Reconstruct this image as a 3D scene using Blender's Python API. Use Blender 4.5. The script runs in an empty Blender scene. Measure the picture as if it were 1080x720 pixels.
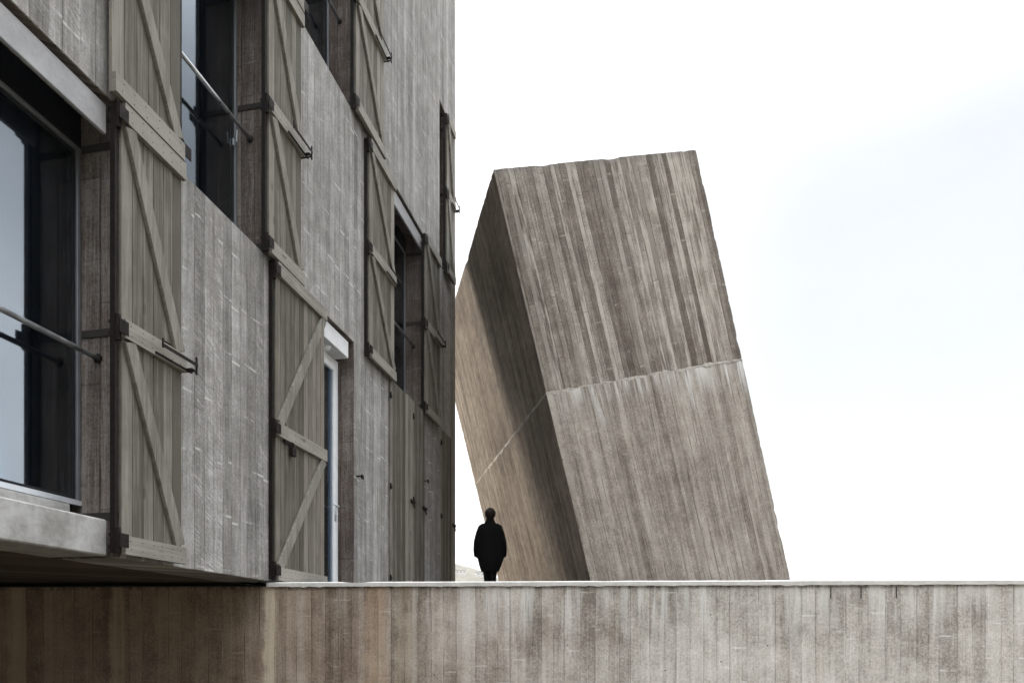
import bpy, bmesh, math, random
from mathutils import Vector, Matrix, Quaternion, noise as mnoise
random.seed(7)
SC = bpy.context.scene
COL = SC.collection
R = math.radians

# ------------------------------------------------------------------ helpers
def link(o, parent=None):
    COL.objects.link(o)
    if parent is not None:
        o.parent = parent
    return o

def tag(o, label=None, cat=None, group=None, kind=None):
    if label: o['label'] = label
    if cat: o['category'] = cat
    if group: o['group'] = group
    if kind: o['kind'] = kind
    return o

def empty(name, loc=(0, 0, 0), rotz=0.0, label=None, cat=None, group=None):
    o = bpy.data.objects.new(name, None)
    o.empty_display_size = 0.2
    o.location = loc
    o.rotation_euler = (0, 0, rotz)
    link(o)
    return tag(o, label, cat, group)

class MB:
    """collects shapes into one bmesh"""
    def __init__(self):
        self.bm = bmesh.new()
    def box(self, x0, x1, y0, y1, z0, z1, mi=0):
        c = Vector(((x0+x1)/2, (y0+y1)/2, (z0+z1)/2))
        m = Matrix.Translation(c) @ Matrix.Diagonal((abs(x1-x0), abs(y1-y0), abs(z1-z0), 1))
        r = bmesh.ops.create_cube(self.bm, size=1, matrix=m)
        for f in {f for v in r['verts'] for f in v.link_faces}:
            f.material_index = mi
        return r['verts']
    def bar(self, a, b, w, t, up=(0, -1, 0)):
        """rectangular bar from a to b, width w in the plane normal to up, thickness t along up"""
        a, b, up = Vector(a), Vector(b), Vector(up).normalized()
        d = (b-a); L = d.length; d.normalize()
        side = d.cross(up).normalized()
        m = Matrix((( *(d*L), 0), (*(side*w), 0), (*(up*t), 0), (0, 0, 0, 1))).transposed()
        m = Matrix.Translation((a+b)/2) @ m
        return bmesh.ops.create_cube(self.bm, size=1, matrix=m)['verts']
    def tube(self, pts, r, seg=12, caps=True):
        pts = [Vector(p) for p in pts]
        rings = []
        ref = None
        for i, p in enumerate(pts):
            d = (pts[min(i+1, len(pts)-1)] - pts[max(i-1, 0)]).normalized()
            if ref is None:
                ref = Vector((0, 0, 1)) if abs(d.z) < .9 else Vector((1, 0, 0))
            s = d.cross(ref).normalized(); t = s.cross(d).normalized(); ref = t
            rr = r[i] if isinstance(r, (list, tuple)) else r
            rings.append([self.bm.verts.new(p + (s*math.cos(2*math.pi*k/seg) + t*math.sin(2*math.pi*k/seg))*rr) for k in range(seg)])
        for A, B in zip(rings, rings[1:]):
            for k in range(seg):
                self.bm.faces.new((A[k], A[(k+1) % seg], B[(k+1) % seg], B[k]))
        if caps:
            self.bm.faces.new(rings[0][::-1]); self.bm.faces.new(rings[-1])
    def loft(self, rings, caps=True):
        """rings: list of lists of points"""
        vs = [[self.bm.verts.new(p) for p in r] for r in rings]
        n = len(vs[0])
        for A, B in zip(vs, vs[1:]):
            for k in range(n):
                self.bm.faces.new((A[k], A[(k+1) % n], B[(k+1) % n], B[k]))
        if caps:
            self.bm.faces.new(vs[0][::-1]); self.bm.faces.new(vs[-1])
    def build(self, name, mats, parent=None, smooth=False, bevel=0.0):
        bmesh.ops.recalc_face_normals(self.bm, faces=self.bm.faces)
        me = bpy.data.meshes.new(name)
        self.bm.to_mesh(me); self.bm.free()
        for m in (mats if isinstance(mats, (list, tuple)) else [mats]):
            me.materials.append(m)
        if smooth:
            for p in me.polygons: p.use_smooth = True
        o = bpy.data.objects.new(name, me)
        link(o, parent)
        if bevel:
            b = o.modifiers.new('bevel', 'BEVEL'); b.width = bevel; b.segments = 1; b.limit_method = 'ANGLE'
        return o

# ------------------------------------------------------------------ node helpers
class NT:
    def __init__(self, mat):
        mat.use_nodes = True
        self.t = mat.node_tree; self.t.nodes.clear()
    def n(self, typ, **kw):
        nd = self.t.nodes.new(typ)
        for k, v in kw.items(): setattr(nd, k, v)
        return nd
    def set(self, sock, val):
        if isinstance(val, bpy.types.NodeSocket): self.t.links.new(val, sock)
        elif val is not None: sock.default_value = val
    def m(self, op, a, b=None, c=None, clamp=False):
        nd = self.n('ShaderNodeMath', operation=op); nd.use_clamp = clamp
        for i, v in enumerate((a, b, c)):
            if v is not None: self.set(nd.inputs[i], v)
        return nd.outputs[0]
    def comb(self, x, y, z):
        nd = self.n('ShaderNodeCombineXYZ')
        for i, v in enumerate((x, y, z)): self.set(nd.inputs[i], v)
        return nd.outputs[0]
    def noise(self, vec, scale=1.0, detail=4, rough=.55):
        nd = self.n('ShaderNodeTexNoise'); self.set(nd.inputs['Vector'], vec)
        nd.inputs['Scale'].default_value = scale; nd.inputs['Detail'].default_value = detail
        nd.inputs['Roughness'].default_value = rough
        return nd.outputs['Fac']
    def white(self, vec):
        nd = self.n('ShaderNodeTexWhiteNoise', noise_dimensions='3D'); self.set(nd.inputs['Vector'], vec)
        return nd.outputs['Value']
    def rng(self, v, a, b, c=0.0, d=1.0, smooth=True):
        nd = self.n('ShaderNodeMapRange'); nd.interpolation_type = 'SMOOTHSTEP' if smooth else 'LINEAR'
        self.set(nd.inputs[0], v)
        for i, x in enumerate((a, b, c, d)): nd.inputs[i+1].default_value = x
        return nd.outputs[0]
    def mix(self, f, a, b, mode='MIX'):
        nd = self.n('ShaderNodeMix', data_type='RGBA', blend_type=mode)
        self.set(nd.inputs[0], f)
        for s, v in ((nd.inputs[6], a), (nd.inputs[7], b)):
            if isinstance(v, (tuple, list)) and len(v) == 3: v = (*v, 1)
            self.set(s, v)
        return nd.outputs[2]
    def out(self, col, rough=.85, height=None, bstr=.4, bdist=.01, spec=.3, metal=0.0):
        p = self.n('ShaderNodeBsdfPrincipled')
        if isinstance(col, (tuple, list)) and len(col) == 3: col = (*col, 1)
        self.set(p.inputs['Base Color'], col); self.set(p.inputs['Roughness'], rough)
        p.inputs['Specular IOR Level'].default_value = spec
        p.inputs['Metallic'].default_value = metal
        if height is not None:
            b = self.n('ShaderNodeBump'); b.inputs['Strength'].default_value = bstr
            b.inputs['Distance'].default_value = bdist
            self.set(b.inputs['Height'], height); self.t.links.new(b.outputs[0], p.inputs['Normal'])
        o = self.n('ShaderNodeOutputMaterial'); self.t.links.new(p.outputs[0], o.inputs[0])
        return p

def concrete(name, dark, mid, light, bw=.12, seg=2.2, contrast=1.0, streak=.5, spot=.5, sawn=.0,
             joint=.6, lift=0.9, stain=None, stain_amt=0.0, blotch=.5, seed=0.0, bump=.5, pit=.5, stripe=0.0, dash=.5, top_band=None, brown_shade=None, lime=.35, jit=.3, fin=1.0, gr=1.15, iso=.9, drip=None, runs=()):
    """board-formed concrete; boards run along local Z, board index from local X+Y"""
    mat = bpy.data.materials.new(name); N = NT(mat)
    tc = N.n('ShaderNodeTexCoord'); sp = N.n('ShaderNodeSeparateXYZ')
    N.t.links.new(tc.outputs['Object'], sp.inputs[0])
    u = N.m('ADD', N.m('ADD', sp.outputs[0], sp.outputs[1]), seed*3.7+50)
    v = sp.outputs[2]
    uw = N.m('MULTIPLY', N.m('SUBTRACT', N.noise(N.comb(N.m('MULTIPLY', u, 1/bw*.45), seed, 0), 1, 0), .5), 1.3)
    wob = N.m('MULTIPLY', N.m('SUBTRACT', N.noise(N.comb(N.m('MULTIPLY', u, 3), seed+3, N.m('MULTIPLY', v, 1.3)), 1, 2), .5), .07)
    ub = N.m('ADD', N.m('ADD', N.m('MULTIPLY', u, 1/bw), uw), wob)
    bi = N.m('FLOOR', ub); bf = N.m('FRACT', ub)
    r1 = N.white(N.comb(bi, seed, 1.5))
    r1b = N.white(N.comb(bi, seed, 8.5))
    vs = N.m('ADD', N.m('MULTIPLY', v, 1/seg), N.m('MULTIPLY', r1b, 5))
    si = N.m('FLOOR', vs); sf = N.m('FRACT', vs)
    r2 = N.white(N.comb(bi, si, seed+4))
    # grain + streaks + blotches
    grain = N.noise(N.comb(N.m('MULTIPLY', u, 70), seed, N.m('MULTIPLY', v, 3.2)), 1, 5, .65)
    grain2 = N.noise(N.comb(N.m('MULTIPLY', u, 22), seed+9, N.m('MULTIPLY', v, .9)), 1, 5, .6)
    st = N.noise(N.comb(N.m('MULTIPLY', u, 9), seed+5, N.m('MULTIPLY', v, .35)), 1, 5, .6)
    st2 = N.noise(N.comb(N.m('MULTIPLY', u, 45), seed+6, N.m('MULTIPLY', v, .55)), 1, 4, .7)
    bl = N.noise(N.comb(u, seed+7, v), .9, 6, .62)
    bl2 = N.noise(N.comb(u, seed+17, v), 5.5, 6, .68)
    fine = N.noise(N.comb(u, seed+27, v), 42, 5, .7)
    speck = N.noise(N.comb(u, seed+37, v), 130, 3, .8)
    val = N.m('ADD', N.m('MULTIPLY', N.m('SUBTRACT', r1, .5), .50*contrast), N.m('MULTIPLY', N.m('SUBTRACT', r2, .5), .26*contrast))
    for src, k in ((grain, gr), (grain2, .7*gr), (st, 1.6*streak), (st2, 1.0*streak), (bl, 1.9*blotch), (bl2, iso), (fine, fin*1.25), (speck, 1.1)):
        val = N.m('ADD', val, N.m('MULTIPLY', N.m('SUBTRACT', src, .5), k))
    if sawn > 0:   # coarse saw marks, slanting across some boards
        sw = N.noise(N.comb(N.m('MULTIPLY', u, 7), seed, N.m('ADD', N.m('MULTIPLY', v, 75), N.m('MULTIPLY', u, 35))), 1, 2, .5)
        sm = N.m('MULTIPLY', N.rng(r1b, .35, .55), N.rng(bl2, .4, .6))
        swv = N.m('MULTIPLY', N.m('SUBTRACT', sw, .5), sm)
        val = N.m('ADD', val, N.m('MULTIPLY', swv, sawn))
    fac = N.m('ADD', N.m('MULTIPLY', val, .8), .5, clamp=True)
    cr = N.n('ShaderNodeValToRGB'); N.set(cr.inputs[0], fac)
    e = cr.color_ramp.elements; e[0].position = .12; e[0].color = (*dark, 1); e[1].position = .9; e[1].color = (*light, 1)
    k = e.new(.5); k.color = (*mid, 1)
    col = cr.outputs[0]
    if stripe > 0:   # whole boards with pale laitance, worn through along their length
        on = N.m('GREATER_THAN', N.white(N.comb(bi, seed+2, 33)), .62)
        brk = N.rng(N.noise(N.comb(N.m('MULTIPLY', u, 12), seed+55, N.m('MULTIPLY', v, 1.1)), 1, 6, .72), .42, .58)
        col = N.mix(N.m('MULTIPLY', N.m('MULTIPLY', on, brk), stripe), col, tuple(min(.75, x*1.18) for x in light))
        on2 = N.m('GREATER_THAN', N.white(N.comb(bi, seed+2, 44)), .70)
        col = N.mix(N.m('MULTIPLY', N.m('MULTIPLY', on2, brk), stripe*.75), col, tuple(x*.85 for x in dark))
    if stain is not None:   # rust / lichen coloured vertical runs
        sn = N.rng(N.noise(N.comb(N.m('MULTIPLY', u, 4.5), seed+31, N.m('MULTIPLY', v, .5)), 1, 4, .6), .56, .72)
        col = N.mix(N.m('MULTIPLY', sn, stain_amt), col, stain)
    # pale marks at shutter lifts, board by board
    if dash > 0:
        lv = N.m('FRACT', N.m('ADD', N.m('MULTIPLY', v, 1/lift), N.m('MULTIPLY', N.m('SUBTRACT', r1, .5), jit)))
        dm = N.m('SUBTRACT', 1.0, N.rng(N.m('ABSOLUTE', N.m('SUBTRACT', lv, .5)), .008, .030))
        dm = N.m('MULTIPLY', dm, N.rng(N.noise(N.comb(N.m('MULTIPLY', u, 4), seed+41, N.m('MULTIPLY', v, 6)), 1, 3), .50, .62))
        col = N.mix(N.m('MULTIPLY', dm, dash), col, tuple(min(.8, x*1.35) for x in light))
    # knots / bugholes
    vor = N.n('ShaderNodeTexVoronoi'); vor.feature = 'F1'
    N.set(vor.inputs['Vector'], N.comb(u, seed+2, N.m('MULTIPLY', v, .8))); vor.inputs['Scale'].default_value = 9
    vd = vor.outputs['Distance']
    hole = N.m('MULTIPLY', N.m('LESS_THAN', vd, .055), N.m('GREATER_THAN', N.white(vor.outputs['Position']), .55))
    col = N.mix(N.m('MULTIPLY', hole, pit), col, tuple(x*.35 for x in dark))
    # board joints
    ed = N.m('MINIMUM', bf, N.m('SUBTRACT', 1.0, bf))
    jn = N.m('SUBTRACT', 1.0, N.rng(ed, .012, .05))
    jb = N.rng(N.noise(N.comb(N.m('MULTIPLY', u, 20), seed+11, N.m('MULTIPLY', v, 2.2)), 1, 3), .38, .58)
    jk = N.m('MULTIPLY', jn, jb)
    col = N.mix(N.m('MULTIPLY', jk, joint), col, tuple(x*.42 for x in dark))
    seam = N.m('MULTIPLY', N.m('LESS_THAN', sf, .006/seg*2), .5*joint)
    col = N.mix(seam, col, tuple(x*.5 for x in dark))
    if top_band is not None:  # weathering runs and a dark line coming down from an upper edge at local z = z0 over len
        z0, ln, tcol, amt = top_band
        tm = N.rng(N.m('ADD', v, N.m('MULTIPLY', N.m('SUBTRACT', st, .5), ln*1.6)), z0-ln, z0)
        tb = N.rng(grain2, .38, .6)
        col = N.mix(N.m('MULTIPLY', N.m('MULTIPLY', tm, tb), amt), col, tcol)
    if brown_shade is not None:  # browner stretch with the shade under the house painted in, ragged edge
        b0, b1, bc = brown_shade
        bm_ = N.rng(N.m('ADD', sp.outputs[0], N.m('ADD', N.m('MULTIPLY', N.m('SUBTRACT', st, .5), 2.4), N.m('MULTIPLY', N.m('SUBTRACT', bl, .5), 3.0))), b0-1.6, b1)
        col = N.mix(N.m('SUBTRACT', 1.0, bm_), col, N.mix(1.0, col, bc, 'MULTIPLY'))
    for rx, rw_, rc, ra in runs:   # single upright coloured run: rust, a pale strip, strips suggesting shallow relief
        rm_ = N.m('SUBTRACT', 1.0, N.rng(N.m('ABSOLUTE', N.m('ADD', N.m('SUBTRACT', sp.outputs[0], rx), N.m('MULTIPLY', N.m('SUBTRACT', bl2, .5), .16))), rw_*.4, rw_))
        rm_ = N.m('MULTIPLY', rm_, N.rng(N.m('ADD', grain2, N.m('MULTIPLY', bl2, .5)), .5, .85, .35, 1))
        col = N.mix(N.m('MULTIPLY', rm_, ra), col, rc)
    if drip is not None:
        z0, ln = drip
        dn = N.noise(N.comb(N.m('MULTIPLY', u, 2.3), seed+71, 0), 1, 2)
        dl_ = N.rng(N.m('ADD', v, N.m('MULTIPLY', N.m('SUBTRACT', dn, .5), ln*3)), z0-ln, z0+.1)
        if brown_shade is not None: dl_ = N.m('MULTIPLY', dl_, N.rng(sp.outputs[0], -2.4, .5))
        db = N.rng(N.noise(N.comb(N.m('MULTIPLY', u, 7), seed+73, N.m('MULTIPLY', v, .5)), 1, 4, .7), .46, .60)
        col = N.mix(N.m('MULTIPLY', N.m('MULTIPLY', dl_, db), .75), col, (.64, .63, .615))
    # white lime runs
    lr = N.m('MULTIPLY', N.rng(N.noise(N.comb(N.m('MULTIPLY', u, 16), seed+61, N.m('MULTIPLY', v, .55)), 1, 5, .6), .64, .72), N.rng(grain, .35, .6))
    col = N.mix(N.m('MULTIPLY', lr, lime), col, (.62, .60, .58))
    h = N.m('ADD', N.m('MULTIPLY', r1, .8), N.m('MULTIPLY', grain, .5))
    h = N.m('SUBTRACT', h, N.m('MULTIPLY', jk, 1.1))
    h = N.m('SUBTRACT', h, N.m('MULTIPLY', hole, 1.0))
    h = N.m('ADD', h, N.m('MULTIPLY', bl2, .7)); h = N.m('ADD', h, N.m('MULTIPLY', fine, .45))
    if sawn > 0: h = N.m('ADD', h, N.m('MULTIPLY', swv, min(2.2, sawn*1.2)))
    N.out(col, .88, h, bump, .012, .25)
    return mat

def plain(name, col, rough=.6, metal=0.0, var=.25, scale=9, bump=.15, spec=.4, col2=None):
    mat = bpy.data.materials.new(name); N = NT(mat)
    tc = N.n('ShaderNodeTexCoord')
    f1 = N.noise(tc.outputs['Object'], scale, 6, .65)
    f2 = N.noise(tc.outputs['Object'], scale*7, 4, .6)
    k = N.rng(N.m('ADD', N.m('MULTIPLY', f1, .7), N.m('MULTIPLY', f2, .3)), .3, .7)
    c2 = col2 or tuple(x*(1-var*1.6) for x in col)
    c = N.mix(k, c2, tuple(min(1, x*(1+var*.4)) for x in col))
    N.out(c, N.rng(f1, .3, .7, max(.05, rough-.12), min(1, rough+.12)), f2, bump, .004, spec, metal)
    return mat

def wood(name, base, axis='Z', green=0.0, contrast=1.0):
    mat = bpy.data.materials.new(name); N = NT(mat)
    tc = N.n('ShaderNodeTexCoord'); sp = N.n('ShaderNodeSeparateXYZ'); N.t.links.new(tc.outputs['Object'], sp.inputs[0])
    geo = N.n('ShaderNodeNewGeometry'); ri = geo.outputs['Random Per Island']
    x, y, z = sp.outputs
    if axis == 'Z': a, l = x, z
    else: a, l = z, x
    a = N.m('ADD', a, N.m('MULTIPLY', ri, 31.0))
    warp = N.m('MULTIPLY', N.noise(N.comb(N.m('MULTIPLY', a, 6), ri, N.m('MULTIPLY', l, .7)), 1, 2), .05)
    g = N.noise(N.comb(N.m('MULTIPLY', N.m('ADD', a, warp), 110), y, N.m('MULTIPLY', l, 2.4)), 1, 5, .6)
    g2 = N.noise(N.comb(N.m('MULTIPLY', a, 26), ri, N.m('MULTIPLY', l, .9)), 1, 4, .6)
    bl = N.noise(N.comb(a, ri, l), 2.3, 5, .6)
    val = N.m('ADD', N.m('MULTIPLY', N.m('SUBTRACT', ri, .5), .7*contrast), N.m('MULTIPLY', N.m('SUBTRACT', g, .5), 1.1))
    val = N.m('ADD', val, N.m('MULTIPLY', N.m('SUBTRACT', g2, .5), 1.1))
    val = N.m('ADD', val, N.m('MULTIPLY', N.m('SUBTRACT', bl, .5), .8))
    fac = N.m('ADD', N.m('MULTIPLY', val, 1.15), .5, clamp=True)
    cr = N.n('ShaderNodeValToRGB'); N.set(cr.inputs[0], fac)
    e = cr.color_ramp.elements
    e[0].position = .08; e[0].color = (base[0]*.50, base[1]*.49, base[2]*.46, 1)
    e[1].position = .92; e[1].color = (min(1, base[0]*1.42), min(1, base[1]*1.42), min(1, base[2]*1.44), 1)
    k = e.new(.5); k.color = (*base, 1)
    col = cr.outputs[0]
    if green:
        gm = N.rng(N.noise(N.comb(N.m('MULTIPLY', x, 3), 3, N.m('MULTIPLY', z, .8)), 1, 4, .6), .45, .66)
        col = N.mix(N.m('MULTIPLY', gm, green), col, (base[0]*.86, base[1]*.93, base[2]*.74))
    # knots and grey weather blotches
    vk = N.n('ShaderNodeTexVoronoi'); N.set(vk.inputs['Vector'], N.comb(N.m('MULTIPLY', a, 7), ri, N.m('MULTIPLY', l, 2.4))); vk.inputs['Scale'].default_value = 1
    kn = N.m('MULTIPLY', N.m('SUBTRACT', 1.0, N.rng(vk.outputs['Distance'], .06, .14)), N.m('GREATER_THAN', N.white(vk.outputs['Position']), .55))
    col = N.mix(N.m('MULTIPLY', kn, .6), col, (base[0]*.35, base[1]*.30, base[2]*.26))
    wz = N.rng(N.noise(N.comb(N.m('MULTIPLY', a, 5), ri, N.m('MULTIPLY', l, 1.3)), 1, 6, .7), .50, .66)
    col = N.mix(N.m('MULTIPLY', wz, .45), col, (base[0]*.62, base[1]*.60, base[2]*.60))
    N.out(col, .8, N.m('ADD', g, N.m('MULTIPLY', g2, .6)), .55, .004, .2)
    return mat

def glass(name):
    mat = bpy.data.materials.new(name); N = NT(mat)
    fr0 = N.n('ShaderNodeFresnel'); fr0.inputs['IOR'].default_value = 1.5
    fr = N.n('ShaderNodeMath', operation='ADD'); fr.use_clamp = True; fr.inputs[1].default_value = .12; N.t.links.new(fr0.outputs[0], fr.inputs[0])  # reflective solar glazing
    tr = N.n('ShaderNodeBsdfTransparent'); tr.inputs[0].default_value = (.74, .80, .86, 1)
    gl = N.n('ShaderNodeBsdfGlossy'); gl.inputs['Roughness'].default_value = .05; gl.inputs[0].default_value = (.82, .91, 1, 1)
    mx = N.n('ShaderNodeMixShader'); N.t.links.new(fr.outputs[0], mx.inputs[0])
    N.t.links.new(tr.outputs[0], mx.inputs[1]); N.t.links.new(gl.outputs[0], mx.inputs[2])
    o = N.n('ShaderNodeOutputMaterial'); N.t.links.new(mx.outputs[0], o.inputs[0])
    return mat

# ------------------------------------------------------------------ materials
M = {}
M['facade'] = concrete('facade_concrete', (.098, .092, .084), (.222, .212, .198), (.42, .408, .390), bw=.12, seg=2.75, contrast=.6,
                       streak=.5, sawn=1.4, joint=.5, jit=.12, lift=.46, blotch=.4, seed=1, bump=.6, pit=.6, dash=.6, iso=1.0, gr=.8, fin=.8,
                       stain=(.165, .145, .11), stain_amt=.4, stripe=.18)
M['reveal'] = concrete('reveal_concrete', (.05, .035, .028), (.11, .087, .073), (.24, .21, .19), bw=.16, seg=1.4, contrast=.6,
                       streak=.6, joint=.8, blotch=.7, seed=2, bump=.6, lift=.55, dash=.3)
M['house'] = concrete('house_concrete', (.13, .12, .115), (.24, .23, .22), (.38, .37, .36), seed=3, blotch=.4)
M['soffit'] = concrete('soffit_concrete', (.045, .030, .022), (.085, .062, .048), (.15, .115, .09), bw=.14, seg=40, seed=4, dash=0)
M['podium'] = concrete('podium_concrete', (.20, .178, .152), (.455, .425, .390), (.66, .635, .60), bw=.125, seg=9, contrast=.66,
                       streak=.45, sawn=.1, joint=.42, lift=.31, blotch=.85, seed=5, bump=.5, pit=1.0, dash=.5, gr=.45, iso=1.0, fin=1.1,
                       stain=(.33, .26, .19), stain_amt=.25, top_band=(2.022, .055, (.06, .055, .05), .9), jit=2.0, brown_shade=(-1.2, 1.5, (.47, .375, .295)),  # ragged dark line just below the coping lip
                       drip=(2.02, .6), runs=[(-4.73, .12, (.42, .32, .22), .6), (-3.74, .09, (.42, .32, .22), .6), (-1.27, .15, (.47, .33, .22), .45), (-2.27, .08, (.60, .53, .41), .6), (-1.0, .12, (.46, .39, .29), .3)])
M['coping'] = plain('coping_concrete', (.62, .61, .59), .8, var=.14, scale=5, bump=.3, spec=.2)
M['block_up'] = concrete('tower_upper_concrete', (.086, .069, .056), (.198, .172, .146), (.42, .388, .348), bw=.088, seg=5, contrast=1.0,
                         streak=.55, joint=.9, lift=.7, blotch=.5, seed=6, bump=.8, pit=.8, stripe=.65, dash=.3, jit=1.2, iso=1.0, gr=.8, fin=1.0,
                         top_band=(0.0, .14, (.11, .105, .095), .75))
M['block_lo'] = concrete('tower_lower_concrete', (.115, .095, .077), (.242, .212, .182), (.41, .374, .332), bw=.11, seg=9, contrast=.4,
                         streak=.7, joint=.6, lift=1.3, blotch=.55, seed=7.3, bump=.7, pit=.8, stripe=.28, dash=.15, jit=1.2, iso=.8, gr=.85, fin=1.1,
                         top_band=(-3.24, .45, (.44, .41, .38), .6), drip=(-3.25, .6))
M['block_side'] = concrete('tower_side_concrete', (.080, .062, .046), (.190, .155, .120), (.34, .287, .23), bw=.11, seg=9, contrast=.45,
                           streak=.7, joint=.6, blotch=.6, seed=9, bump=.7, pit=.7, dash=.1, iso=1.1, fin=1.1)  # darker, browner copy: shade of the left face put into its colour
M['joint'] = plain('laitance', (.45, .42, .375), .9, var=.35, scale=14, bump=.5, spec=.15)
M['planks'] = wood('weathered_planks', (.163, .151, .128), 'Z', green=.12, contrast=1.5)
M['planks_door'] = wood('weathered_door_planks', (.128, .115, .096), 'Z', green=.15, contrast=1.0)
M['planks_closed'] = wood('closed_shutter_planks', (.150, .138, .118), 'Z', green=.08, contrast=1.6)
M['rails'] = wood('weathered_rails', (.170, .159, .138), 'X', green=.08)
M['brace'] = wood('weathered_braces', (.172, .160, .139), 'Z', green=.15, contrast=.3)
M['iron'] = plain('rusted_iron', (.009, .008, .008), .7, var=.4, scale=20, bump=.4, spec=.12, col2=(.016, .011, .008))
M['arm'] = plain('painted_iron_strap', (.045, .040, .035), .8, var=.3, scale=12, bump=.3, spec=.15)
M['steel'] = plain('galvanised_steel', (.42, .43, .44), .38, metal=.8, var=.2, scale=14, bump=.1)
M['alu'] = plain('grey_aluminium', (.22, .23, .25), .42, metal=.5, var=.1, scale=6, bump=.05)
M['sash'] = plain('dark_sash', (.018, .019, .022), .6, var=.1, scale=6, bump=.05, spec=.1)
M['alu_pale'] = plain('pale_aluminium', (.55, .57, .60), .45, metal=.3, var=.08, scale=6, bump=.05)
M['white'] = plain('white_lacquer', (.74, .75, .76), .4, var=.08, scale=6, bump=.05)
M['fascia'] = plain('grey_cement_board', (.34, .335, .34), .75, var=.18, scale=5, bump=.2)
M['fascia_white'] = plain('white_cement_board', (.60, .605, .61), .7, var=.10, scale=5, bump=.15)
M['sill'] = plain('sill_concrete', (.36, .355, .345), .9, var=.3, scale=3, bump=.6, spec=.15, col2=(.19, .18, .165))
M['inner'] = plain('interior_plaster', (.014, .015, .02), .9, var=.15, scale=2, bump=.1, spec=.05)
M['curtain'] = plain('pale_curtain', (.72, .76, .80), .9, var=.07, scale=3, bump=.2)
M['glass'] = glass('window_glass')
M['terrace'] = plain('terrace_concrete', (.13, .12, .105), .85, var=.2, scale=2.2, bump=.3)  # unseen top, darkened to cut the light bounced up from it
M['coat'] = plain('black_wool', (.006, .006, .0065), .95, var=.3, scale=30, bump=.5, spec=.05)
M['trousers'] = plain('black_cotton', (.006, .006, .007), .95, var=.2, scale=30, bump=.3, spec=.05)
M['hair'] = plain('dark_brown_hair', (.022, .012, .008), .6, var=.5, scale=40, bump=.6, spec=.25)
M['skin'] = plain('skin', (.42, .27, .20), .6, var=.1, scale=15, bump=.1)
M['hill_house'] = plain('pale_render', (.42, .40, .38), .9, var=.2, scale=.2, bump=0)
M['hill_roof'] = plain('grey_roof', (.14, .13, .12), .9, var=.2, scale=.2, bump=0)

def ground_mat():
    mat = bpy.data.materials.new('dry_ground'); N = NT(mat)
    tc = N.n('ShaderNodeTexCoord')
    a = N.noise(tc.outputs['Object'], .02, 8, .65); b = N.noise(tc.outputs['Object'], .9, 6, .65); c = N.noise(tc.outputs['Object'], .15, 6, .7)
    col = N.mix(N.rng(a, .38, .62), (.12, .10, .075), (.055, .056, .035))
    col = N.mix(N.rng(c, .45, .62), col, (.17, .148, .115))
    col = N.mix(N.rng(b, .3, .75, 0, .35), col, (.08, .075, .05))
    N.out(col, .95, b, .5, .05, .1)
    return mat
M['ground'] = ground_mat()

# ------------------------------------------------------------------ site constants (metres; camera eye at z = 1.5)
EYE = 1.5
DECK = 2.055
L0, L1, L2, L3, L4, TOP = 2.062, 5.08, 7.83, 10.58, 13.33, 16.2

# ------------------------------------------------------------------ terrain
def hill_h(x, y):
    h = 0.0
    # ridge behind the house, falling away to the right
    d = (y-900)/260
    t = 1/(1+math.exp((x-25)/32))
    h += 96*math.exp(-d*d)*t
    d2 = (y-1500)/420
    h += 118*math.exp(-d2*d2)*(1/(1+math.exp((x+20)/90)))
    if h > .5:
        h += 5*mnoise.fractal(Vector((x/60, y/60, 3)), 1, 2, 4)*min(1, h/40)
    return h
def build_terrain():
    mb = MB(); bm = mb.bm
    xs = [-9000, -5000, -3000, -2000] + [-1500+50*i for i in range(16)] + [-700+12*i for i in range(100)] + [520+80*i for i in range(14)] + [2000, 3500, 6000, 9000]
    ys = [-9000, -4000, -1500, -500, -150, -40, 0, 40, 120, 250, 350] + [420+22*i for i in range(60)] + [1800, 2200, 3000, 4500, 9000]
    V = [[bm.verts.new((x, y, hill_h(x, y))) for x in xs] for y in ys]
    for j in range(len(ys)-1):
        for i in range(len(xs)-1):
            bm.faces.new((V[j][i], V[j][i+1], V[j+1][i+1], V[j+1][i]))
    o = mb.build('ground', M['ground'], smooth=True)
    tag(o, 'dry open ground rising to a pale hillside beyond the terrace', 'ground', kind='structure')
build_terrain()

def hillside_house(x, y, w, d, h, label, rz):
    t = empty('hillside_house', (x, y, hill_h(x, y)-1.0), rz, label, 'house', 'houses on the far hillside')
    mb = MB(); mb.box(-w/2, w/2, -d/2, d/2, 0, h)
    mb.build('wall', M['hill_house'], t)
    mb = MB(); mb.box(-w/2-.4, w/2+.4, -d/2-.4, d/2+.4, h, h+.5); mb.build('roof', M['hill_roof'], t)
    n = max(2, int(w/4))
    for k in range(n):
        mb = MB(); cx = -w/2 + w*(k+.5)/n
        mb.box(cx-.7, cx+.7, -d/2-.05, -d/2+.1, h-2.4, h-1.0); mb.build('window', M['inner'], t)
for a in [(-50, 720, 13, 8, 6, 'wide pale block house lowest on the far hillside', .1),
          (-28, 735, 9, 8, 5, 'small pale house on the far slope just left of the person', -.1),
          (-62, 800, 16, 9, 6, 'long pale building high up the far slope beside the house corner', .05),
          (-38, 812, 11, 8, 6, 'pale house high on the far slope between two others', .2)]:
    hillside_house(*a)

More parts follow.
